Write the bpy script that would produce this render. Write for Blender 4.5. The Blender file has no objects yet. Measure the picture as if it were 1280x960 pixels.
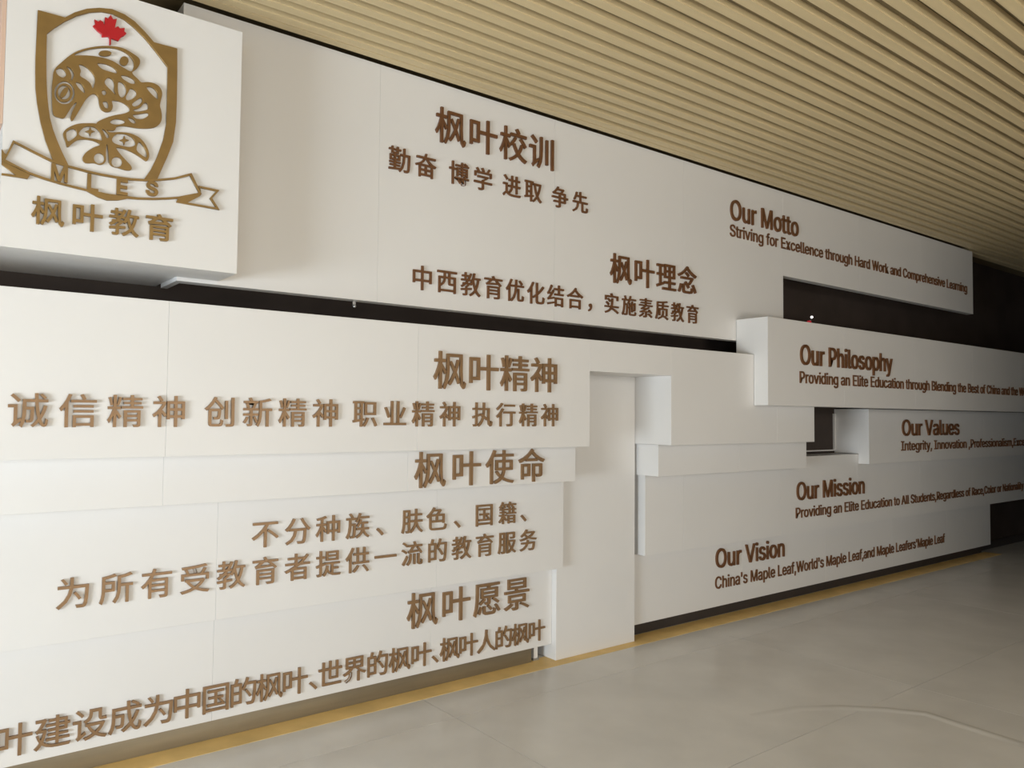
import bpy, bmesh, math, random
from mathutils import Matrix, Vector
random.seed(4)
SC = bpy.context.scene
COL = SC.collection

# ------------------------------------------------------------------ camera
# world frame: X runs along the lettered wall to the right, Y is the distance
# from the photographer towards the wall, Z is up; metres.
EYE = 1.553
cam = bpy.data.objects.new('camera', bpy.data.cameras.new('camera'))
COL.objects.link(cam)
FWD = Vector((0.61402862, 0.78824607, 0.04045975))
RGT = Vector((0.78864158, -0.61478983, 0.00882767))
UPV = Vector((-0.03183262, -0.0264878, 0.99914217))
rot = Matrix((RGT, UPV, -FWD)).transposed()
cam.matrix_world = Matrix.Translation((0, 0, EYE)) @ rot.to_4x4()
cam.data.sensor_width = 36.0
cam.data.lens = 980.0 / 1280.0 * 36.0
cam.data.clip_start = 0.05
SC.camera = cam

# ------------------------------------------------------------------ light
world = bpy.data.worlds.new('world'); SC.world = world
world.use_nodes = True
bg = world.node_tree.nodes['Background']
bg.inputs[0].default_value = (0.80, 0.88, 1.0, 1)
bg.inputs[1].default_value = 0.1

def area(name, loc, target, sx, sy, power, color):
    l = bpy.data.lights.new(name, 'AREA'); l.shape = 'RECTANGLE'
    l.size = sx; l.size_y = sy; l.energy = power; l.color = color
    o = bpy.data.objects.new(name, l); COL.objects.link(o)
    o.location = loc
    d = Vector(target) - Vector(loc)
    o.rotation_euler = d.to_track_quat('-Z', 'Y').to_euler()
    return o
# daylight through the glazed entrance on the left of the hall and the windows behind
area('entrance_daylight', (-4.6, 1.0, 0.8), (0.6, 2.6, 0.4), 2.0, 1.4, 360, (0.84, 0.93, 1.0))
# windows behind the photographer, left to right
area('rear_window_daylight', (-2.8, -3.95, 1.2), (4.0, 3.0, 1.0), 2.4, 1.8, 75, (0.84, 0.94, 1.0))
area('rear_window_daylight', (-0.2, -3.95, 2.4), (1.0, 3.0, -0.2), 2.4, 0.8, 30, (0.97, 0.98, 1.0))
area('rear_window_daylight', (3.0, -3.95, 0.5), (3.0, 3.0, 1.6), 2.4, 0.8, 95, (1.0, 0.93, 0.82))
area('rear_window_daylight', (3.0, -3.95, 2.4), (3.4, 3.0, 0.0), 2.4, 0.8, 60, (1.0, 0.93, 0.82))

SC.view_settings.view_transform = 'Standard'
SC.view_settings.look = 'None'
SC.view_settings.gamma = 1
SC.view_settings.exposure = 0.0
SC.cycles.max_bounces = 8
SC.cycles.diffuse_bounces = 5
SC.cycles.use_denoising = True

# ------------------------------------------------------------------ materials
def mat(name, color, rough=0.5, metal=0.0, var=0.0, scale=6.0, bump=0.0, stretch=None, spec=0.5, bscale=None):
    m = bpy.data.materials.new(name); m.use_nodes = True
    nt = m.node_tree; b = nt.nodes['Principled BSDF']
    b.inputs['Roughness'].default_value = rough
    b.inputs['Metallic'].default_value = metal
    b.inputs['Specular IOR Level'].default_value = spec
    c = (*color, 1)
    tc = nt.nodes.new('ShaderNodeTexCoord')
    mp = nt.nodes.new('ShaderNodeMapping')
    nt.links.new(tc.outputs['Object'], mp.inputs['Vector'])
    if stretch: mp.inputs['Scale'].default_value = stretch
    n = nt.nodes.new('ShaderNodeTexNoise'); n.inputs['Scale'].default_value = scale
    n.inputs['Detail'].default_value = 5
    nt.links.new(mp.outputs[0], n.inputs['Vector'])
    rmp = nt.nodes.new('ShaderNodeValToRGB')
    rmp.color_ramp.elements[0].position = 0.3; rmp.color_ramp.elements[1].position = 0.7
    rmp.color_ramp.elements[0].color = tuple(x * (1 - var) for x in color) + (1,)
    rmp.color_ramp.elements[1].color = tuple(min(1, x * (1 + var)) for x in color) + (1,)
    nt.links.new(n.outputs['Fac'], rmp.inputs['Fac'])
    nt.links.new(rmp.outputs['Color'], b.inputs['Base Color'])
    if bump:
        n2 = nt.nodes.new('ShaderNodeTexNoise'); n2.inputs['Scale'].default_value = bscale or scale * 12
        nt.links.new(mp.outputs[0], n2.inputs['Vector'])
        bp = nt.nodes.new('ShaderNodeBump'); bp.inputs['Strength'].default_value = bump
        bp.inputs['Distance'].default_value = 0.002
        nt.links.new(n2.outputs['Fac'], bp.inputs['Height'])
        nt.links.new(bp.outputs[0], b.inputs['Normal'])
    return m

WHITE = mat('white_laminate', (0.715, 0.70, 0.68), 0.42, var=0.015, scale=1.5, bump=0.06, bscale=30)
LETTER = mat('brown_letter_glare', (0.25, 0.145, 0.068), 0.42, metal=0.25, var=0.10, scale=20)  # lighter copy of the letter brown, left-side light glare put into the colour
LETTER_D = mat('brown_letter', (0.15, 0.062, 0.022), 0.45, metal=0.15, var=0.10, scale=20)
LOGO = mat('antique_gold', (0.25, 0.15, 0.045), 0.4, metal=0.35, var=0.12, scale=12)
RED = mat('red_enamel', (0.42, 0.006, 0.012), 0.4)
DARK = mat('dark_brown_wall', (0.062, 0.047, 0.040), 0.6, var=0.15, scale=3, spec=0.2)
TAN = mat('tan_slat', (0.61, 0.49, 0.285), 0.5, var=0.06, scale=3, stretch=(0.4, 8, 8))
TANB = mat('tan_recess_shade', (0.20, 0.15, 0.075), 0.7, var=0.08, scale=4)  # darker than the slats: groove shade put into the colour
TILE = mat('greige_tile', (0.68, 0.665, 0.64), 0.22, var=0.07, scale=2.2, bump=0.05, bscale=9)
GROUT = mat('tile_grout', (0.16, 0.14, 0.12), 0.8)
TAPE = mat('ochre_border', (0.80, 0.56, 0.22), 0.55, var=0.12, scale=5)
STEEL = mat('bronze_steel', (0.30, 0.26, 0.19), 0.32, metal=0.7, var=0.1, scale=4, stretch=(0.5, 1, 6))
PLINTH = mat('dark_plinth', (0.04, 0.033, 0.03), 0.5, var=0.1, scale=4)
PEACH = mat('peach_strip', (0.60, 0.42, 0.32), 0.6)
GREYM = mat('grey_metal', (0.45, 0.45, 0.45), 0.35, metal=0.8)
PLASTER = mat('plaster', (0.30, 0.27, 0.23), 0.8, var=0.05, scale=2)
BROWN = mat('shade_wall_brown', (0.07, 0.05, 0.035), 0.6, var=0.1, scale=2)  # dark brown chosen to cut bounce light off the added partition
FRAME = mat('window_frame_grey', (0.2, 0.2, 0.2), 0.5)
def glow(name, color, s):
    m = mat(name, color, 0.4); b = m.node_tree.nodes['Principled BSDF']
    b.inputs['Emission Color'].default_value = (*color, 1); b.inputs['Emission Strength'].default_value = s
    return m
REDLED = glow('red_led', (0.5, 0.01, 0.03), 0.25)
WHITELED = glow('white_led', (1, 0.95, 0.95), 2.2)

# ------------------------------------------------------------------ helpers
def link(name, me, m=None, parent=None, loc=None):
    o = bpy.data.objects.new(name, me); COL.objects.link(o)
    if m is not None and not me.materials: me.materials.append(m)
    if parent is not None: o.parent = parent
    if loc is not None: o.location = loc
    return o
def empty(name, loc=(0, 0, 0), parent=None):
    o = bpy.data.objects.new(name, None); COL.objects.link(o)
    o.location = loc; o.empty_display_size = 0.1
    if parent is not None: o.parent = parent
    return o
def tag(o, label=None, category=None, group=None, kind=None):
    if label: o['label'] = label
    if category: o['category'] = category
    if group: o['group'] = group
    if kind: o['kind'] = kind
    return o
def add_box(bm, x0, x1, y0, y1, z0, z1):
    vs = [bm.verts.new((x, y, z)) for x in (x0, x1) for y in (y0, y1) for z in (z0, z1)]
    for f in ((0, 1, 3, 2), (4, 6, 7, 5), (0, 4, 5, 1), (2, 3, 7, 6), (0, 2, 6, 4), (1, 5, 7, 3)):
        bm.faces.new([vs[i] for i in f])
def finish(bm, name, bevel=0.0, seg=1):
    bmesh.ops.recalc_face_normals(bm, faces=bm.faces)
    if bevel:
        bmesh.ops.bevel(bm, geom=list(bm.edges), offset=bevel, segments=seg, affect='EDGES', clamp_overlap=True)
    me = bpy.data.meshes.new(name); bm.to_mesh(me); bm.free(); return me
def box(name, b, m, parent=None, bevel=0.0, seg=1):
    """one box, mesh centred on its own origin; b in world metres"""
    x0, x1, y0, y1, z0, z1 = b
    c = ((x0 + x1) / 2, (y0 + y1) / 2, (z0 + z1) / 2)
    bm = bmesh.new()
    add_box(bm, x0 - c[0], x1 - c[0], y0 - c[1], y1 - c[1], z0 - c[2], z1 - c[2])
    me = finish(bm, name, bevel, seg)
    p = Vector(c) - (parent.location if parent is not None else Vector((0, 0, 0)))
    return link(name, me, m, parent, p)
def boxes(name, bs, m, parent=None, bevel=0.0):
    """one mesh out of several boxes (a board with a lip at its back)"""
    c = Vector(((bs[0][0] + bs[0][1]) / 2, (bs[0][2] + bs[0][3]) / 2, (bs[0][4] + bs[0][5]) / 2))
    bm = bmesh.new()
    for x0, x1, y0, y1, z0, z1 in bs:
        t = bmesh.new(); add_box(t, x0 - c.x, x1 - c.x, y0 - c.y, y1 - c.y, z0 - c.z, z1 - c.z)
        bmesh.ops.recalc_face_normals(t, faces=t.faces)
        if bevel: bmesh.ops.bevel(t, geom=list(t.edges), offset=bevel, segments=1, affect='EDGES')
        tm = bpy.data.meshes.new('t'); t.to_mesh(tm); t.free(); bm.from_mesh(tm); bpy.data.meshes.remove(tm)
    me = bpy.data.meshes.new(name); bm.to_mesh(me); bm.free()
    return link(name, me, m, parent, c - (parent.location if parent is not None else Vector((0, 0, 0))))

# ------------------------------------------------------------------ room shell
WALL_Y = 3.99
CEIL = 3.398
XL, XR, YB = -5.0, 17.0, -4.2
def struct(o): return tag(o, kind='structure')
struct(box('wall_front', (XL, XR, WALL_Y, WALL_Y + 0.2, 0, CEIL + 0.25), DARK))
struct(box('wall_right', (XR, XR + 0.2, YB, WALL_Y, 0, CEIL + 0.25), DARK))
WX = [(-4.0, -1.6), (-1.4, 1.0), (1.8, 4.2)]
bs = [(XL, XR, YB - 0.2, YB, 2.85, CEIL + 0.25), (XL, XR, YB - 0.2, YB, 0, 0.1)]
ed = [XL] + [v for w_ in WX for v in w_] + [XR]
bs += [(ed[i], ed[i + 1], YB - 0.2, YB, 0.1, 2.85) for i in range(0, len(ed), 2)]
struct(boxes('wall_back', bs, PLASTER))
for n_, (a_, b_) in enumerate(WX):
    struct(boxes('window_%d' % (n_ + 2), [(a_, a_ + 0.05, YB - 0.12, YB - 0.07, 0.1, 2.85), (b_ - 0.05, b_, YB - 0.12, YB - 0.07, 0.1, 2.85),
        ((a_ + b_) / 2 - 0.025, (a_ + b_) / 2 + 0.025, YB - 0.12, YB - 0.07, 0.1, 2.85), (a_, b_, YB - 0.12, YB - 0.07, 0.1, 0.15),
        (a_, b_, YB - 0.12, YB - 0.07, 2.8, 2.85), (a_, b_, YB - 0.12, YB - 0.07, 1.0, 1.05)], FRAME))
# left wall: piers and head around the glazed entrance
struct(boxes('wall_left', [(XL - 0.2, XL, YB, -3.3, 0, CEIL + 0.25), (XL - 0.2, XL, 2.2, WALL_Y, 0, CEIL + 0.25),
                    (XL - 0.2, XL, -3.3, 2.2, 2.7, CEIL + 0.25)], PLASTER))
w1 = struct(boxes('window_1', [(XL - 0.12, XL - 0.06, y, y + 0.06, 0, 2.7) for y in (-3.3, -1.93, -0.58, 0.77, 2.14)] +
           [(XL - 0.12, XL - 0.06, -3.3, 2.2, 2.64, 2.7), (XL - 0.12, XL - 0.06, -3.3, 2.2, 0, 0.08)], FRAME))

# added unseen partition on the photographer's side, placed to shade the right end
struct(boxes('wall_shade', [(5.9, XR, -0.6, -0.4, 0, CEIL + 0.25), (5.9, 6.1, YB, -0.6, 0, CEIL + 0.25)], BROWN))

# floor: slab with tiles proud of the grout
fl = empty('floor', (0, 0, 0)); struct(fl)
box('grout_bed', (XL, XR, YB, WALL_Y, -0.1, -0.003), GROUT, fl)
TX, TY, G = 2.4, 1.2, 0.0016
row_edges = []
y = 3.40
while y > YB: row_edges.append(y); y -= TY
rows = [(3.40, WALL_Y)] + [(max(YB, e - TY), e) for e in row_edges]
tile_cache = {}
for ri, (ya, yb) in enumerate(rows):
    x = XL - (0 if ri % 2 else 0)
    x = 2.30 - TX * 4
    while x < XR:
        xa, xb = max(XL, x), min(XR, x + TX)
        if xb - xa > 0.1:
            key = (round(xb - xa, 3), round(yb - ya, 3))
            if key not in tile_cache:
                bm = bmesh.new(); add_box(bm, -key[0] / 2 + G, key[0] / 2 - G, -key[1] / 2 + G, key[1] / 2 - G, -0.003, 0.0)
                tile_cache[key] = finish(bm, 'tile'); tile_cache[key].materials.append(TILE)
            link('tile', tile_cache[key], None, fl, ((xa + xb) / 2, (ya + yb) / 2, 0))
        x += TX
# raised wrinkle of the floor coating at the right
bm = bmesh.new()
pts = [(3.55, 2.50), (3.85, 2.42), (4.05, 2.29), (4.22, 2.12), (4.33, 1.97), (4.32, 1.82), (4.31, 1.66), (4.30, 1.45), (4.28, 1.1)]
prof = [(-0.05, 0.0), (-0.025, 0.0015), (0.0, 0.005), (0.012, 0.0015), (0.03, 0.0)]
prev = None
for i, (px, py) in enumerate(pts):
    a = Vector(pts[max(0, i - 1)]); b2 = Vector(pts[min(len(pts) - 1, i + 1)])
    n = (b2 - a).normalized(); n = Vector((-n.y, n.x)); k = math.sin(math.pi * (i + 0.15) / (len(pts) - 0.7))
    cur = [bm.verts.new((px + n.x * u, py + n.y * u, 0.0002 + h * k)) for u, h in prof]
    if prev:
        for j in range(len(prof) - 1): bm.faces.new((prev[j], prev[j + 1], cur[j + 1], cur[j]))
    prev = cur
me = finish(bm, 'floor_wrinkle')
for p_ in me.polygons: p_.use_smooth = True
link('floor_wrinkle', me, TILE, fl)['label'] = 'faint raised wrinkle in the floor covering'

# ochre border strip along the foot of the wall, plinths
struct(boxes('trim_1', [(-1.2, 10.12, 3.72, 3.86, 0.0003, 0.0016), (-1.2, 10.12, 3.86, 3.91, 0.0003, 0.0007)], TAPE))
struct(box('baseboard_left', (-1.2, 3.19, 3.87, WALL_Y, 0, 0.0965), STEEL, bevel=0.002))
struct(box('baseboard_right', (4.06, 10.05, 3.915, WALL_Y, 0, 0.0955), PLINTH, bevel=0.002))
struct(box('baseboard_front', (10.13, XR, 3.965, WALL_Y, 0, 0.09), PLINTH, bevel=0.002))

# slatted ceiling
ce = empty('ceiling', (0, 0, CEIL)); struct(ce)
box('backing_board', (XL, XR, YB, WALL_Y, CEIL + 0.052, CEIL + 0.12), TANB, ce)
P = 0.1035; RW = 0.060
bm = bmesh.new(); add_box(bm, -(XR - XL) / 2, (XR - XL) / 2, -RW / 2, RW / 2, 0, 0.052)
slat_me = finish(bm, 'slat', 0.004, 2); slat_me.materials.append(TAN)
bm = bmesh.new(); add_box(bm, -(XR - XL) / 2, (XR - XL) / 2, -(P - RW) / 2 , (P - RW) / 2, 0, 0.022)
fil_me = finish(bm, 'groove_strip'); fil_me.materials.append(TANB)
k = 0
while True:
    far = 3.647 - k * P                        # far edge of the slat
    if far < YB + 0.2: break
    link('slat', slat_me, None, ce, ((XL + XR) / 2, (3.603 if k == 0 else far) - RW / 2, 0))
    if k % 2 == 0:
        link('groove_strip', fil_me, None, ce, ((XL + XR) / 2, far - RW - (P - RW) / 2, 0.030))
    k += 1
box('edge_slat', (9.215, XR, 3.66, 3.75, CEIL, CEIL + 0.052), TAN, ce, 0.004)

# ------------------------------------------------------------------ lettering
tmp = bpy.data.objects.new('tmp', bpy.data.curves.new('tmp', 'FONT')); COL.objects.link(tmp)
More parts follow.
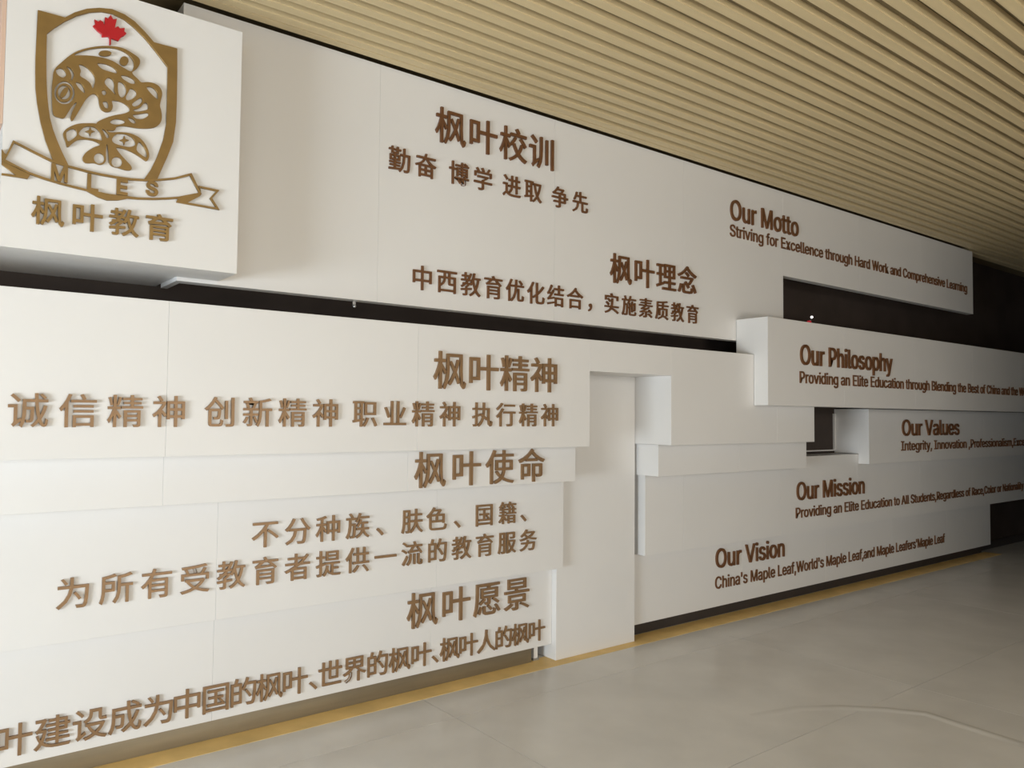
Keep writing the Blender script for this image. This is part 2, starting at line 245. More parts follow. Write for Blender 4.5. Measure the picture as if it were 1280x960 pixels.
# outlines of a plain grotesque: {letter: [advance, [contour x, y, x, y ...]]} in 1/1000
GROT = {" ":[188,[]],"'":[206,[[78,318,70,509,136,509,128,318]]],",":[188,[[38,-119,68,71,137,71,84,-119]]],"A":[480,[[16,0,201,509,276,509,463,0,395,0,287,302,280,323,272,346,264,372,255,402,244,438,232,478,245,478,233,437,222,402,213,371,204,345,197,322,191,302,85,0],[110,142,110,199,370,199,370,142]]],"B":[456,[[60,0,60,509,241,509,274,507,304,501,329,491,350,477,367,461,381,442,390,421,396,398,398,374,397,353,393,336,387,320,378,307,368,295,356,286,343,278,329,272,315,267,315,262,331,260,347,254,363,245,378,234,391,220,402,203,411,184,416,161,418,136,416,111,410,88,400,67,386,48,368,31,344,18,317,8,284,2,247,0],[125,57,245,57,281,60,309,67,330,80,344,96,353,115,355,137,354,153,350,169,342,184,333,197,320,209,306,218,289,225,269,229,248,231,125,231],[125,285,238,285,256,287,273,290,288,296,302,304,314,314,323,326,330,340,335,355,336,372,333,393,326,412,313,429,294,442,270,449,240,452,125,452]]],"C":[510,[[267,-7,225,-3,186,7,150,25,119,49,92,79,70,115,53,157,44,203,40,254,44,305,53,352,70,393,92,429,119,459,150,484,186,501,225,512,267,516,293,514,317,511,340,504,362,496,383,485,402,471,419,456,435,438,448,418,459,397,467,373,473,348,408,348,404,365,397,380,389,395,380,407,369,418,357,428,344,437,330,444,315,449,300,453,284,455,267,456,237,453,209,445,184,432,161,414,141,391,125,364,113,332,106,295,103,254,106,213,113,177,125,145,141,117,161,94,184,76,210,63,237,56,267,53,284,54,300,56,315,60,330,65,344,72,357,81,369,90,380,102,389,114,397,128,404,144,408,160,473,160,467,135,459,112,448,91,435,71,420,53,402,38,383,24,363,13,341,5,317,-2,293,-6]]],"E":[419,[[60,0,60,509,372,509,372,452,125,452,125,286,355,286,355,229,125,229,125,57,375,57,375,0]]],"H":[517,[[60,0,60,509,125,509,125,289,392,289,392,509,457,509,457,0,392,0,392,232,125,232,125,0]]],"I":[300,[[31,0,31,57,118,57,118,452,31,452,31,509,269,509,269,452,183,452,183,57,269,57,269,0]]],"L":[393,[[60,0,60,509,125,509,125,57,361,57,361,0]]],"M":[628,[[60,0,60,509,152,509,277,187,280,179,284,170,287,159,291,147,295,135,299,123,303,110,307,97,311,84,315,71,319,60,322,49,307,49,311,59,314,71,318,83,322,95,326,108,330,121,334,134,338,146,342,158,346,169,349,179,352,187,476,509,568,509,568,0,504,0,504,291,504,302,504,314,504,327,505,340,505,354,505,369,505,383,506,398,506,413,506,428,507,443,507,457,513,457,508,441,503,425,498,409,492,393,487,378,482,363,477,348,472,335,467,322,463,310,459,300,456,291,342,0,286,0,170,291,167,300,163,310,159,321,155,333,150,347,145,361,140,376,134,392,129,408,124,424,118,441,112,457,119,457,119,444,120,430,120,416,120,401,121,386,121,372,121,357,121,342,122,328,122,315,122,302,122,291,122,0]]],"N":[523,[[60,0,60,509,136,509,343,183,349,174,355,163,363,151,371,137,379,122,388,107,396,90,405,73,414,55,405,54,403,72,402,90,401,108,400,126,399,142,399,157,399,171,399,184,399,195,399,509,463,509,463,0,387,0,202,290,194,303,186,317,177,331,168,346,159,363,148,381,136,402,123,425,108,452,119,454,120,429,121,406,122,384,123,363,124,345,124,328,125,313,125,301,125,291,125,0]]],"O":[533,[[267,-7,225,-3,186,7,150,25,119,49,92,79,70,115,53,157,44,203,40,254,44,305,53,352,70,393,92,429,119,459,150,484,186,501,225,512,267,516,309,512,348,501,384,484,415,459,442,429,464,393,480,352,490,305,493,254,490,203,480,157,464,115,442,79,415,49,384,25,348,7,309,-3],[267,53,296,55,324,63,349,76,372,94,392,116,408,144,420,176,428,213,430,254,428,295,420,332,408,365,392,392,372,415,349,433,324,446,296,453,267,456,237,453,210,445,184,433,161,415,142,392,125,364,113,332,106,295,103,254,106,213,113,176,125,144,142,117,161,94,184,76,210,63,237,55]]],"P":[445,[[60,0,60,509,235,509,272,506,305,499,332,487,356,471,375,452,390,430,400,404,407,377,409,348,407,318,400,291,390,265,375,243,356,223,332,207,305,195,272,188,235,186,109,186,109,242,233,242,257,244,279,248,297,256,312,266,324,279,333,294,339,310,343,328,344,348,343,367,339,385,333,402,324,416,312,428,297,439,279,446,257,451,232,452,125,452,125,0]]],"R":[449,[[60,0,60,509,236,509,273,506,305,500,333,489,356,473,376,455,390,433,401,408,407,381,409,352,407,323,401,296,390,271,376,250,356,232,333,217,305,206,273,200,236,198,96,198,96,255,234,255,258,256,280,260,298,267,313,276,325,287,334,300,340,316,344,333,345,352,344,371,340,389,334,405,325,419,313,430,298,440,279,446,258,451,233,452,125,452,125,0],[353,0,230,229,303,229,428,0]]],"S":[447,[[224,-9,188,-7,156,-1,128,9,102,23,81,40,64,60,51,83,42,109,38,137,104,137,108,118,114,102,123,88,136,76,150,66,166,59,185,53,204,50,224,49,246,50,267,54,286,60,303,69,317,79,329,92,338,106,344,122,346,139,344,154,340,168,332,179,322,189,310,197,296,205,280,211,263,217,245,222,184,239,145,253,112,269,86,289,67,313,56,341,52,372,54,400,62,425,75,448,92,468,113,484,138,498,165,508,195,514,227,516,259,514,289,508,316,498,340,484,360,468,377,449,390,427,398,403,401,378,337,378,332,402,320,421,302,437,280,449,254,456,225,459,204,457,185,454,167,448,152,440,139,430,129,418,121,405,117,391,115,376,117,359,122,345,131,334,142,324,155,315,169,308,184,302,198,297,212,293,264,279,279,275,295,270,312,264,328,256,344,248,359,238,372,226,384,213,395,198,402,180,407,161,408,139,406,112,399,87,386,64,370,43,349,25,323,11,294,0,261,-7]]],"V":[480,[[204,0,16,509,84,509,192,206,199,187,207,164,215,137,225,106,236,71,248,31,235,31,247,71,257,107,267,138,276,165,283,187,290,206,395,509,463,509,278,0]]],"W":[686,[[155,0,16,509,82,509,163,196,167,179,172,162,175,145,179,128,183,111,187,94,190,76,194,58,197,40,189,40,193,58,196,76,200,94,203,111,207,128,211,145,215,162,220,179,224,196,306,509,380,509,462,196,466,179,470,162,474,145,478,128,482,111,486,94,490,76,494,58,497,40,488,40,492,58,495,76,499,94,503,111,506,128,510,145,515,162,519,179,523,196,603,509,670,509,530,0,455,0,368,323,362,345,357,368,351,391,346,417,341,445,336,475,350,475,345,446,340,420,335,395,330,371,324,347,318,323,230,0]]],"a":[389,[[160,-9,137,-7,115,-3,94,5,76,15,60,29,48,45,38,63,32,84,30,108,32,128,36,146,43,161,53,174,64,184,78,193,92,200,108,206,125,211,143,214,161,217,178,220,200,223,218,225,234,227,247,229,257,231,265,235,271,240,274,246,276,255,276,257,275,272,272,285,267,297,260,307,251,315,240,322,227,327,212,330,196,331,178,330,163,327,149,322,137,316,127,309,118,301,110,292,104,283,100,274,41,291,51,313,64,331,79,346,95,358,114,368,133,375,153,380,173,383,194,384,208,384,223,382,239,379,255,375,271,369,286,360,300,350,312,336,322,320,330,301,335,278,337,251,337,0,277,0,277,52,272,52,267,43,260,34,252,25,242,16,229,8,215,1,199,-4,181,-7],[170,45,192,47,211,51,228,59,242,68,254,80,263,93,270,108,274,122,276,138,276,190,272,187,267,184,259,182,251,180,241,178,231,176,221,174,210,173,200,171,191,170,182,169,175,168,161,166,147,163,134,159,122,153,112,147,103,139,97,130,93,118,92,105,93,93,96,82,102,72,109,64,119,57,130,52,142,48,156,46]]],"c":[396,[[207,-8,174,-5,144,3,117,16,93,35,72,58,56,85,44,116,37,150,34,187,37,225,44,260,56,291,72,318,93,341,117,360,144,374,174,382,207,384,226,384,243,381,260,377,276,371,291,364,305,356,318,346,330,335,340,322,349,308,356,293,362,277,303,262,300,272,295,281,290,289,284,297,278,304,270,311,261,316,252,321,242,325,231,328,220,329,207,330,184,328,163,321,145,310,130,296,118,278,108,258,102,236,98,212,96,187,98,163,102,139,108,117,118,97,130,80,145,66,163,55,184,49,207,46,220,47,232,49,243,52,253,55,262,60,271,66,279,73,285,80,292,89,297,98,301,107,304,117,363,102,357,86,350,70,341,56,331,43,319,32,306,21,292,12,277,5,261,-1,244,-5,226,-7]]],"d":[424,[[195,-8,165,-6,137,3,111,16,89,34,70,57,55,84,43,116,36,151,34,189,36,227,43,261,55,293,70,320,89,342,112,361,137,374,165,382,196,384,218,383,237,379,253,373,267,364,278,355,287,346,295,336,301,327,306,319,311,319,311,509,372,509,372,0,313,0,313,59,307,59,301,50,295,41,287,31,277,21,266,12,252,4,236,-3,217,-7],[205,47,226,49,246,55,263,65,278,78,290,95,299,115,306,138,310,162,312,189,310,216,306,241,300,263,290,282,278,299,263,312,246,322,227,328,205,330,182,328,162,322,145,311,130,298,118,281,108,261,102,239,98,215,96,189,98,163,102,139,109,117,118,97,130,80,145,66,162,55,182,49]]],"e":[404,[[212,-8,177,-5,145,3,117,16,92,35,72,58,56,85,44,116,37,150,34,187,36,224,44,258,55,290,71,317,91,340,115,359,142,373,172,382,205,384,226,383,246,380,266,374,285,366,303,355,319,341,334,324,347,305,357,282,365,256,370,227,371,194,371,169,75,169,75,221,338,221,310,202,308,226,304,248,298,269,288,286,277,301,263,314,246,323,227,328,205,330,183,328,164,323,146,313,131,301,119,286,109,270,102,251,97,231,96,211,96,178,98,151,102,127,110,106,121,88,135,73,151,61,169,53,190,48,212,46,227,47,241,49,254,53,265,58,276,65,285,73,294,82,300,93,306,105,365,91,358,72,348,55,335,39,320,26,302,14,283,4,261,-3,237,-7]]],"f":[254,[[228,379,228,327,6,327,6,379],[81,0,81,432,82,452,87,470,96,486,107,499,120,510,135,519,152,525,169,529,187,530,201,530,212,529,222,527,231,525,238,523,243,521,227,468,224,470,220,471,215,472,209,473,202,474,195,474,178,472,164,468,154,460,147,449,143,435,142,419,142,0]]],"g":[425,[[207,-151,180,-149,156,-146,134,-140,114,-132,97,-122,82,-110,70,-97,59,-84,51,-69,101,-41,107,-49,114,-57,122,-66,131,-74,142,-82,154,-88,169,-93,187,-96,207,-97,236,-95,261,-87,282,-75,298,-58,308,-34,311,-6,311,68,306,68,301,60,294,51,287,41,277,32,266,23,252,16,236,10,217,6,195,5,165,7,138,14,113,27,90,43,71,65,55,90,43,120,36,154,34,191,36,229,43,263,55,293,71,320,90,342,112,361,138,374,166,382,196,384,218,383,237,379,253,373,267,365,279,356,288,346,296,336,302,327,308,319,313,319,313,379,372,379,372,-9,370,-40,363,-67,350,-90,334,-109,314,-124,291,-136,265,-144,237,-149],[205,59,227,61,246,66,264,75,278,87,290,103,300,121,307,142,311,166,312,193,311,219,307,242,300,264,291,283,279,299,264,312,247,322,227,328,205,330,182,328,163,322,145,312,130,298,118,282,109,262,102,241,98,218,96,193,98,167,102,144,109,123,118,104,131,88,145,76,163,66,183,61]]],"h":[410,[[114,227,114,0,53,0,53,509,114,509,114,287,102,287,116,319,132,344,152,362,175,374,200,382,227,384,252,383,275,377,295,369,313,356,328,340,341,321,350,298,355,271,357,240,357,0,296,0,296,235,293,263,286,286,273,304,256,318,235,326,210,329,192,328,176,324,161,317,147,308,136,297,126,283,119,266,115,248]]],"i":[167,[[53,0,53,379,114,379,114,0],[84,443,73,444,63,448,54,455,47,463,43,472,41,483,43,494,47,504,54,512,63,518,73,522,84,524,95,522,105,518,114,512,121,504,125,494,126,483,125,472,121,463,114,455,105,448,95,444]]],"k":[381,[[110,137,110,212,121,212,284,379,360,379,184,199,177,199],[53,0,53,509,114,509,114,0],[294,0,148,186,191,229,372,0]]],"l":[189,[[139,-2,112,0,91,8,74,20,62,37,55,59,53,84,53,509,114,509,114,99,114,83,117,71,120,62,126,57,135,53,146,52,152,52,157,52,160,53,164,53,167,54,170,54,181,3,175,1,169,0,162,-1,154,-2,147,-2]]],"m":[610,[[53,0,53,379,112,379,112,295,108,295,114,314,122,331,132,346,144,358,158,368,172,376,187,382,203,385,219,386,245,383,268,375,287,361,303,342,314,320,321,295,312,295,318,312,326,329,337,343,350,356,364,366,381,375,398,381,417,385,437,386,458,385,478,380,497,372,514,361,529,346,541,328,550,307,555,283,557,255,557,0,496,0,496,254,493,279,485,298,473,313,456,323,438,329,419,330,402,329,387,326,374,320,363,312,353,302,345,290,340,277,336,263,335,247,335,0,274,0,274,260,272,280,265,297,253,311,238,322,220,328,199,330,185,329,171,326,158,320,145,312,135,302,126,289,119,274,115,257,114,238,114,0]]],"n":[410,[[114,227,114,0,53,0,53,379,112,379,112,287,102,287,116,319,132,344,152,362,175,374,200,382,227,384,252,383,275,377,295,369,313,356,328,340,341,321,350,298,355,271,357,240,357,0,296,0,296,235,293,263,286,286,273,304,256,318,235,326,210,329,192,328,176,324,161,317,147,308,136,297,126,283,119,266,115,248]]],"o":[415,[[207,-8,174,-5,144,3,117,16,93,35,72,58,56,85,44,116,37,150,34,187,37,225,44,260,56,291,72,318,93,341,117,360,144,374,174,382,207,384,241,382,271,374,299,360,323,341,343,318,359,291,371,260,379,225,381,187,379,150,371,116,359,85,343,58,323,35,299,16,271,3,241,-5],[207,46,231,49,252,55,270,66,285,80,298,97,307,117,314,139,318,163,319,187,318,212,314,236,307,258,298,278,285,296,270,310,252,321,231,328,207,330,184,328,163,321,145,310,130,296,118,278,108,258,102,236,98,212,96,187,98,163,102,139,108,117,118,97,130,80,145,66,163,55,184,49]]],"p":[424,[[53,-143,53,379,112,379,112,319,118,319,123,327,130,336,137,346,147,355,158,364,171,373,188,379,207,383,229,384,259,382,287,374,313,361,335,342,354,320,370,293,381,261,388,227,390,189,388,151,381,116,370,84,355,57,336,34,313,16,288,3,260,-6,229,-8,208,-7,189,-3,173,4,159,12,147,21,138,31,130,41,124,50,118,59,114,59,114,-143],[220,47,242,49,262,55,279,66,294,80,306,97,316,117,323,139,327,163,328,189,327,215,323,239,316,261,307,281,295,298,280,311,262,322,243,328,220,330,198,328,178,322,161,312,147,299,134,282,125,263,118,241,114,216,113,189,114,162,118,138,125,115,135,95,147,78,162,65,179,55,198,49]]],"r":[259,[[53,0,53,379,112,379,112,321,115,321,124,339,137,354,152,367,171,377,191,383,213,385,218,385,223,385,229,384,235,384,240,384,243,384,243,322,241,323,236,324,230,324,223,325,215,326,207,326,190,324,174,321,159,315,146,306,135,296,126,284,119,269,115,254,114,237,114,0]]],"s":[365,[[182,-8,157,-7,133,-3,112,3,93,12,76,24,62,38,50,54,41,73,36,94,94,107,101,87,111,72,124,60,141,52,160,47,181,45,206,47,227,53,244,62,258,74,265,88,268,103,266,115,262,126,254,136,243,144,229,150,212,155,149,170,118,180,92,192,72,208,58,227,50,249,47,274,49,295,55,314,65,332,79,347,95,360,115,370,137,378,161,383,187,384,212,383,234,379,254,372,271,363,286,352,299,339,309,324,318,308,324,290,268,277,262,291,254,304,243,316,228,325,210,331,187,333,166,331,147,326,131,317,119,305,111,292,109,277,110,264,115,253,124,243,136,235,152,229,172,223,229,209,261,200,287,187,306,171,320,153,328,131,331,107,329,85,323,65,312,47,298,31,281,18,260,6,236,-2,210,-7]]],"t":[227,[[204,379,204,327,6,327,6,379],[65,471,126,471,126,98,127,83,130,70,136,61,144,55,156,51,170,50,175,50,180,50,185,51,191,52,197,53,202,54,213,2,207,0,200,-2,192,-3,184,-3,176,-4,168,-4,138,-1,113,7,92,21,77,41,68,64,65,93]]],"u":[410,[[182,-5,158,-3,135,2,115,11,97,23,82,39,69,59,60,82,54,109,53,139,53,379,114,379,114,144,116,117,124,94,137,75,154,61,175,53,200,50,218,51,234,55,249,62,263,71,274,83,283,97,290,113,295,132,296,153,296,379,357,379,357,0,298,0,298,92,307,92,294,60,277,35,257,17,234,5,209,-3]]],"v":[389,[[163,0,17,379,84,379,165,155,173,132,180,110,187,87,193,64,199,42,206,21,184,21,191,42,197,64,203,87,209,110,216,132,224,155,305,379,371,379,226,0]]],"x":[379,[[21,0,171,218,171,171,29,379,100,379,147,306,159,287,170,270,179,253,188,237,198,221,207,206,175,206,185,221,194,237,202,253,211,270,222,287,233,306,282,379,352,379,209,169,209,214,358,0,287,0,231,85,219,103,209,120,200,136,191,152,182,167,173,182,205,182,195,167,187,152,178,136,170,120,160,103,148,85,91,0]]],"y":[389,[[47,-139,61,-86,71,-87,83,-89,94,-90,104,-89,113,-86,122,-81,130,-74,138,-64,145,-51,151,-36,163,-1,17,379,84,379,165,155,173,132,180,109,187,87,193,64,199,42,206,21,184,21,190,42,196,64,202,87,209,110,216,132,224,155,305,379,371,379,204,-58,196,-77,187,-93,177,-107,165,-119,153,-128,139,-136,125,-141,109,-144,91,-145,82,-145,73,-144,65,-143,57,-142,52,-140]]]}
def latin_mesh(ch, offset):
    cu = bpy.data.curves.new('tmpc', 'CURVE'); cu.dimensions = '2D'; cu.fill_mode = 'BOTH'; cu.extrude = 0.5; cu.offset = offset
    for fl_ in GROT[ch][1]:
        s = cu.splines.new('POLY'); s.points.add(len(fl_) // 2 - 1); s.use_cyclic_u = True
        for i in range(len(fl_) // 2): s.points[i].co = (fl_[2 * i] / 1000, fl_[2 * i + 1] / 1000, 0, 1)
    ob = bpy.data.objects.new('tmpc', cu); COL.objects.link(ob)
    bpy.context.view_layer.update()
    me = bpy.data.meshes.new_from_object(ob.evaluated_get(bpy.context.evaluated_depsgraph_get()))
    bpy.data.objects.remove(ob); bpy.data.curves.remove(cu)
    return me
def text_mesh(s, offset):
    if s in GROT: return latin_mesh(s, offset)
    c = tmp.data; c.body = s; c.size = 1.0; c.offset = offset; c.extrude = 0.5; c.resolution_u = 3
    bpy.context.view_layer.update()
    dg = bpy.context.evaluated_depsgraph_get()
    return bpy.data.meshes.new_from_object(tmp.evaluated_get(dg))
GC = {}
def glyph(ch, offset):
    """verts, faces and ink box of one character at size 1 (front towards -Z)"""
    k = (ch, offset)
    if k not in GC:
        def face_area(me): return sum(p.area for p in me.polygons if abs(p.normal.z) > 0.9)
        me = text_mesh(ch, 0.0); a0 = face_area(me)
        ok = False
        if ch not in '枫M使籍教施':                             # widen the strokes where the outline stays sound
            m2 = text_mesh(ch, offset); r = face_area(m2) / a0
            if 1.0 + offset * 4 < r < 1.0 + offset * 60: me = m2; ok = True
        if not ok:                                             # else strike it four times, slightly apart
            bm = bmesh.new(); d = offset * 0.8
            for n_, (dx, dy) in enumerate(((-d, -0.62 * d), (d, -d), (-0.72 * d, d), (0.66 * d, 0.7 * d))):
                cp = me.copy(); cp.transform(Matrix.Translation((dx, dy, 0)) @ Matrix.Diagonal((1, 1, 1 - 0.05 * n_, 1))); bm.from_mesh(cp); bpy.data.meshes.remove(cp)
            me = bpy.data.meshes.new('g'); bm.to_mesh(me); bm.free()
        v = [tuple(p.co) for p in me.vertices]; f = [tuple(p.vertices) for p in me.polygons]
        xs = [a[0] for a in v] or [0]; ys = [a[1] for a in v] or [0]
        GC[k] = (v, f, (min(xs), max(xs), min(ys), max(ys))); bpy.data.meshes.remove(me)
    return GC[k]
ADV = {}
def advance(ch):
    return GROT[ch][0] / 1000
MC = {}
def put(ch, offset, sx, sz, x, z, yface, thick, m, parent, name, shear=0.0):
    """glyph with its ink-box centre at world (x, z), back of the letter on yface"""
    v, f, bb = glyph(ch, offset)
    cx, cy = (bb[0] + bb[1]) / 2, (bb[2] + bb[3]) / 2
    key = (ch, offset, round(sx, 4), round(sz, 4), round(thick, 4), m.name, round(shear, 3))
    if key not in MC:
        me = bpy.data.meshes.new(name)
        me.from_pydata([((a - cx) * sx, -(c) * thick, (b - cy) * sz + shear * (a - cx) * sx) for a, b, c in v], [], f)
        bm = bmesh.new(); bm.from_mesh(me); bmesh.ops.remove_doubles(bm, verts=bm.verts, dist=1e-5)
        bmesh.ops.recalc_face_normals(bm, faces=bm.faces); bm.to_mesh(me); bm.free()
        me.materials.append(m); MC[key] = me
    base = Vector((0, 0, 0)); q = parent
    while q is not None: base += q.location; q = q.parent
    return link(name, MC[key], None, parent, Vector((x, yface - thick / 2, z)) - base)
PUNCT = '、，'
def line(panel, D, kind, chunks, zb, zt, label, m, offset, thick, lat=False):
    """a row of raised characters: chunks = [(text, x_left, x_right)] in metres on the plane y = D"""
    x0, x1 = chunks[0][1], chunks[-1][2]
    e = empty(kind, Vector(((x0 + x1) / 2, D, zb)) - panel.location, panel)
    e['label'] = label
    if lat:
        cap = glyph('H', offset)[2][3] ; bot = glyph('H', offset)[2][2]
        s = (zt - zb) / (cap - bot); z_base = zb - bot * s
    else:
        boxes_ = [glyph(c, offset)[2] for t, _, _ in chunks for c in t if c not in PUNCT]
        ymx = max(b[3] for b in boxes_); ymn = min(b[2] for b in boxes_)
        s = (zt - zb) / (ymx - ymn); z_base = (zt + zb) / 2 - (ymx + ymn) / 2 * s
    for text, xa, xb in chunks:
        if lat:
            pos = []; p = 0.0
            for c in text: pos.append(p); p += advance(c)
            b0 = glyph(text[0], offset)[2]; b1 = glyph(text[-1].strip() or 'H', offset)[2]
            nat0 = pos[0] + b0[0]; nat1 = pos[-1] + b1[1]
            # xb None: carry on at the previous scale
            if xb is None: sx = last_sx
            else: sx = (xb - xa) / (nat1 - nat0)
            last_sx = sx
            for c, p in zip(text, pos):
                if c == ' ': continue
                bb = glyph(c, offset)[2]
                put(c, offset, sx, s, xa + (p + (bb[0] + bb[1]) / 2 - nat0) * sx, z_base + (bb[2] + bb[3]) / 2 * s, D, thick, m, e, 'letter')
        else:
            n = len(text)
            if text in PUNCT:
                bb = glyph(text, offset)[2]
                put(text, offset, s, s, (xa + xb) / 2, z_base + (bb[2] + bb[3]) / 2 * s, D, thick, m, e, 'punctuation_mark'); continue
            bf, bl = glyph(text[0], offset)[2], glyph(text[-1], offset)[2]
            # em cells on a uniform pitch so that the ink spans xa..xb
            pitch = ((xb - bl[1] * s) - (xa - bf[0] * s)) / max(1, n - 1)
            o0 = xa - bf[0] * s
            for i, c in enumerate(text):
                bb = glyph(c, offset)[2]
                put(c, offset, s, s, o0 + i * pitch + (bb[0] + bb[1]) / 2 * s, z_base + (bb[2] + bb[3]) / 2 * s, D, thick, m, e, 'character')
    return e

GRP = 'white boards of the lettered feature wall'
J = 0.0004
def panel(name, label, cat, x0, x1, y0, y1, z0, z1, joints=(), lip=None):
    """a boxed-out white panel cut into boards at the joints"""
    e = empty(name, (x0, y0, z0)); tag(e, label, cat, GRP)
    xs = [x0] + list(joints) + [x1]
    for i in range(len(xs) - 1):
        a = xs[i] + (J if i else 0); b = xs[i + 1] - (J if i < len(xs) - 2 else 0)
        bs = [(a, b, y0, y1, z0, z1)]
        if lip: bs += [(max(a, l[0]), min(b, l[1]), *l[2:]) for l in lip if min(b, l[1]) - max(a, l[0]) > 0.01]
        boxes('board', bs, WHITE, e, 0.0007)
    return e

# upper panel with the notch at its lower right
up = empty('sign_panel', (0.944, 3.63, 2.137))
tag(up, 'long white top panel under the ceiling, carries the motto in both languages', 'wall panel', GRP)
jx = [0.944, 1.934, 3.15, 4.37, 5.60, 6.80, 8.01, 9.20]
for i in range(7):
    a = jx[i] + (J if i else 0); b = jx[i + 1] - (J if i < 6 else 0)
    bs = [(a, b, 3.63, 3.70, 2.137 if i < 4 else 2.705, CEIL - 0.006)]
    if i == 0: bs.append((a, a + 0.03, 3.699, 3.90, 2.137, CEIL - 0.006))   # return at the left end
    boxes('board', bs, WHITE, up, 0.0007)
OC, OL = 0.006, 0.006
TH = 0.014
line(up, 3.63, 'heading', [('枫叶校训', 2.273, 3.131)], 3.060, 3.261, 'raised brown heading 枫叶校训', LETTER_D, OC, TH)
line(up, 3.63, 'inscription', [('勤奋', 1.987, 2.282), ('博学', 2.368, 2.662), ('进取', 2.743, 3.039), ('争先', 3.123, 3.424)], 2.843, 2.976, 'raised brown line 勤奋 博学 进取 争先', LETTER_D, OC, 0.011)
line(up, 3.63, 'heading', [('枫叶理念', 3.628, 4.500)], 2.429, 2.630, 'raised brown heading 枫叶理念', LETTER_D, OC, TH)
line(up, 3.63, 'inscription', [('中西教育优化结合', 2.144, 3.387), ('，', 3.433, 3.466), ('实施素质教育', 3.581, 4.523)], 2.226, 2.360, 'raised brown line 中西教育优化结合，实施素质教育', LETTER_D, OC, 0.011)
line(up, 3.63, 'heading', [('Our Motto', 4.903, 5.809)], 3.051, 3.207, 'raised brown heading "Our Motto"', LETTER_D, OL, TH, True)
line(up, 3.63, 'inscription', [('Striving for Excellence through Hard Work and Comprehensive Learning', 4.899, 9.041)], 2.925, 3.016, 'raised brown line "Striving for Excellence through Hard Work and Comprehensive Learning"', LETTER_D, OL, 0.008, True)

# spirit panel: long band whose right half bridges the doorway-like recess
sp = empty('sign_panel', (-1.2, 3.475, 1.367))
tag(sp, 'wide white panel below the dark gap with 枫叶精神, bridging over the upright board', 'wall panel', GRP)
sj = [(-1.2, -0.339, 1.370, 2.022), (-0.339, 0.877, 1.370, 2.022), (0.877, 2.093, 1.370, 2.022), (2.093, 3.309, 1.370, 2.022),
      (3.309, 4.055, 1.830, 2.022), (4.055, 5.27, 1.366, 2.022), (5.27, 5.785, 1.366, 2.022)]
for i, (a, b, z0, z1) in enumerate(sj):
    if i == 4: a, b = a - J * 2, b + J * 2
    boxes('board', [(a + J, b - J, 3.475, 3.79 if i == 4 else WALL_Y - 0.002, z0, z1)], WHITE, sp, 0.0007)
line(sp, 3.475, 'heading', [('枫叶精神', 2.184, 3.033)], 1.690, 1.890, 'raised brown heading 枫叶精神', LETTER, OC, TH)
line(sp, 3.475, 'inscription', [('诚信精神', 0.316, 0.948), ('创新精神', 1.030, 1.648), ('职业精神', 1.727, 2.352), ('执行精神', 2.434, 3.045)], 1.492, 1.624, 'raised brown line 诚信精神 创新精神 职业精神 执行精神', LETTER, OC, 0.012)

mission_title = panel('sign_panel', 'narrow white strip under the 枫叶精神 panel, carries the large 枫叶使命', 'wall panel', -1.2, 3.317, 3.61, WALL_Y - 0.002, 1.152, 1.366, (-0.32, 0.905, 2.12))
line(mission_title, 3.61, 'heading', [('枫叶使命', 2.158, 3.058)], 1.163, 1.359, 'raised brown heading 枫叶使命', LETTER, OC, TH)

mission_text = panel('sign_panel', 'tall white panel left of the upright board with two rows ending 教育服务', 'wall panel', -1.2, 3.349, 3.755, 3.7985, 0.590, 1.149, (-0.03, 1.187, 2.40), lip=[(-1.2, 3.330, 3.7984, WALL_Y - 0.002, 0.590, 1.149)])
line(mission_text, 3.755, 'inscription', [('不分种族', 1.348, 1.973), ('、', 2.015, 2.058), ('肤色', 2.168, 2.459), ('、', 2.508, 2.556), ('国籍', 2.664, 2.959), ('、', 2.999, 3.037)], 0.905, 1.037, 'raised brown line 不分种族、肤色、国籍、', LETTER, OC, 0.012)
line(mission_text, 3.755, 'inscription', [('为所有受教育者提供一流的教育服务', 0.534, 3.122)], 0.728, 0.860, 'raised brown line 为所有受教育者提供一流的教育服务', LETTER, OC, 0.012)

vision_cn = panel('sign_panel', 'lowest white panel at the left, 枫叶愿景 above a row of small characters', 'wall panel', -1.2, 3.3305, 3.84, WALL_Y - 0.002, 0.098, 0.588, (-0.01, 1.208, 2.42))
line(vision_cn, 3.84, 'heading', [('枫叶愿景', 2.260, 3.134)], 0.355, 0.555, 'raised brown heading 枫叶愿景', LETTER, OC, TH)
line(vision_cn, 3.84, 'inscription', [('枫', 0.205, 0.335), ('叶建设成为', 0.347, 1.028), ('中国的枫叶', 1.034, 1.681), ('、', 1.694, 1.730), ('世界的枫叶', 1.741, 2.422), ('、', 2.428, 2.469), ('枫叶人的枫叶', 2.481, 3.267)], 0.137, 0.272, 'raised brown line 枫叶建设成为中国的枫叶、世界的枫叶、枫叶人的枫叶', LETTER, OC, 0.012)

pil = empty('upright_board', (3.332, 3.80, 0)); tag(pil, 'tall plain white upright board standing on the floor in the recess', 'pillar')
box('board', (3.332, 4.0535, 3.80, WALL_Y - 0.002, 0.0018, 1.849), WHITE, pil, 0.0016)

step = empty('plain_panel', (4.08, 3.61, 1.148)); tag(step, 'plain white strip without lettering, right of the upright board', 'wall panel', GRP)
for a, b in ((4.08, 4.983), (4.983, 5.888)):
    boxes('board', [(a + (J if a > 4.1 else 0), b - (J if b < 5 else 0), 3.61, WALL_Y - 0.002, 1.148, 1.364)], WHITE, step, 0.0007)

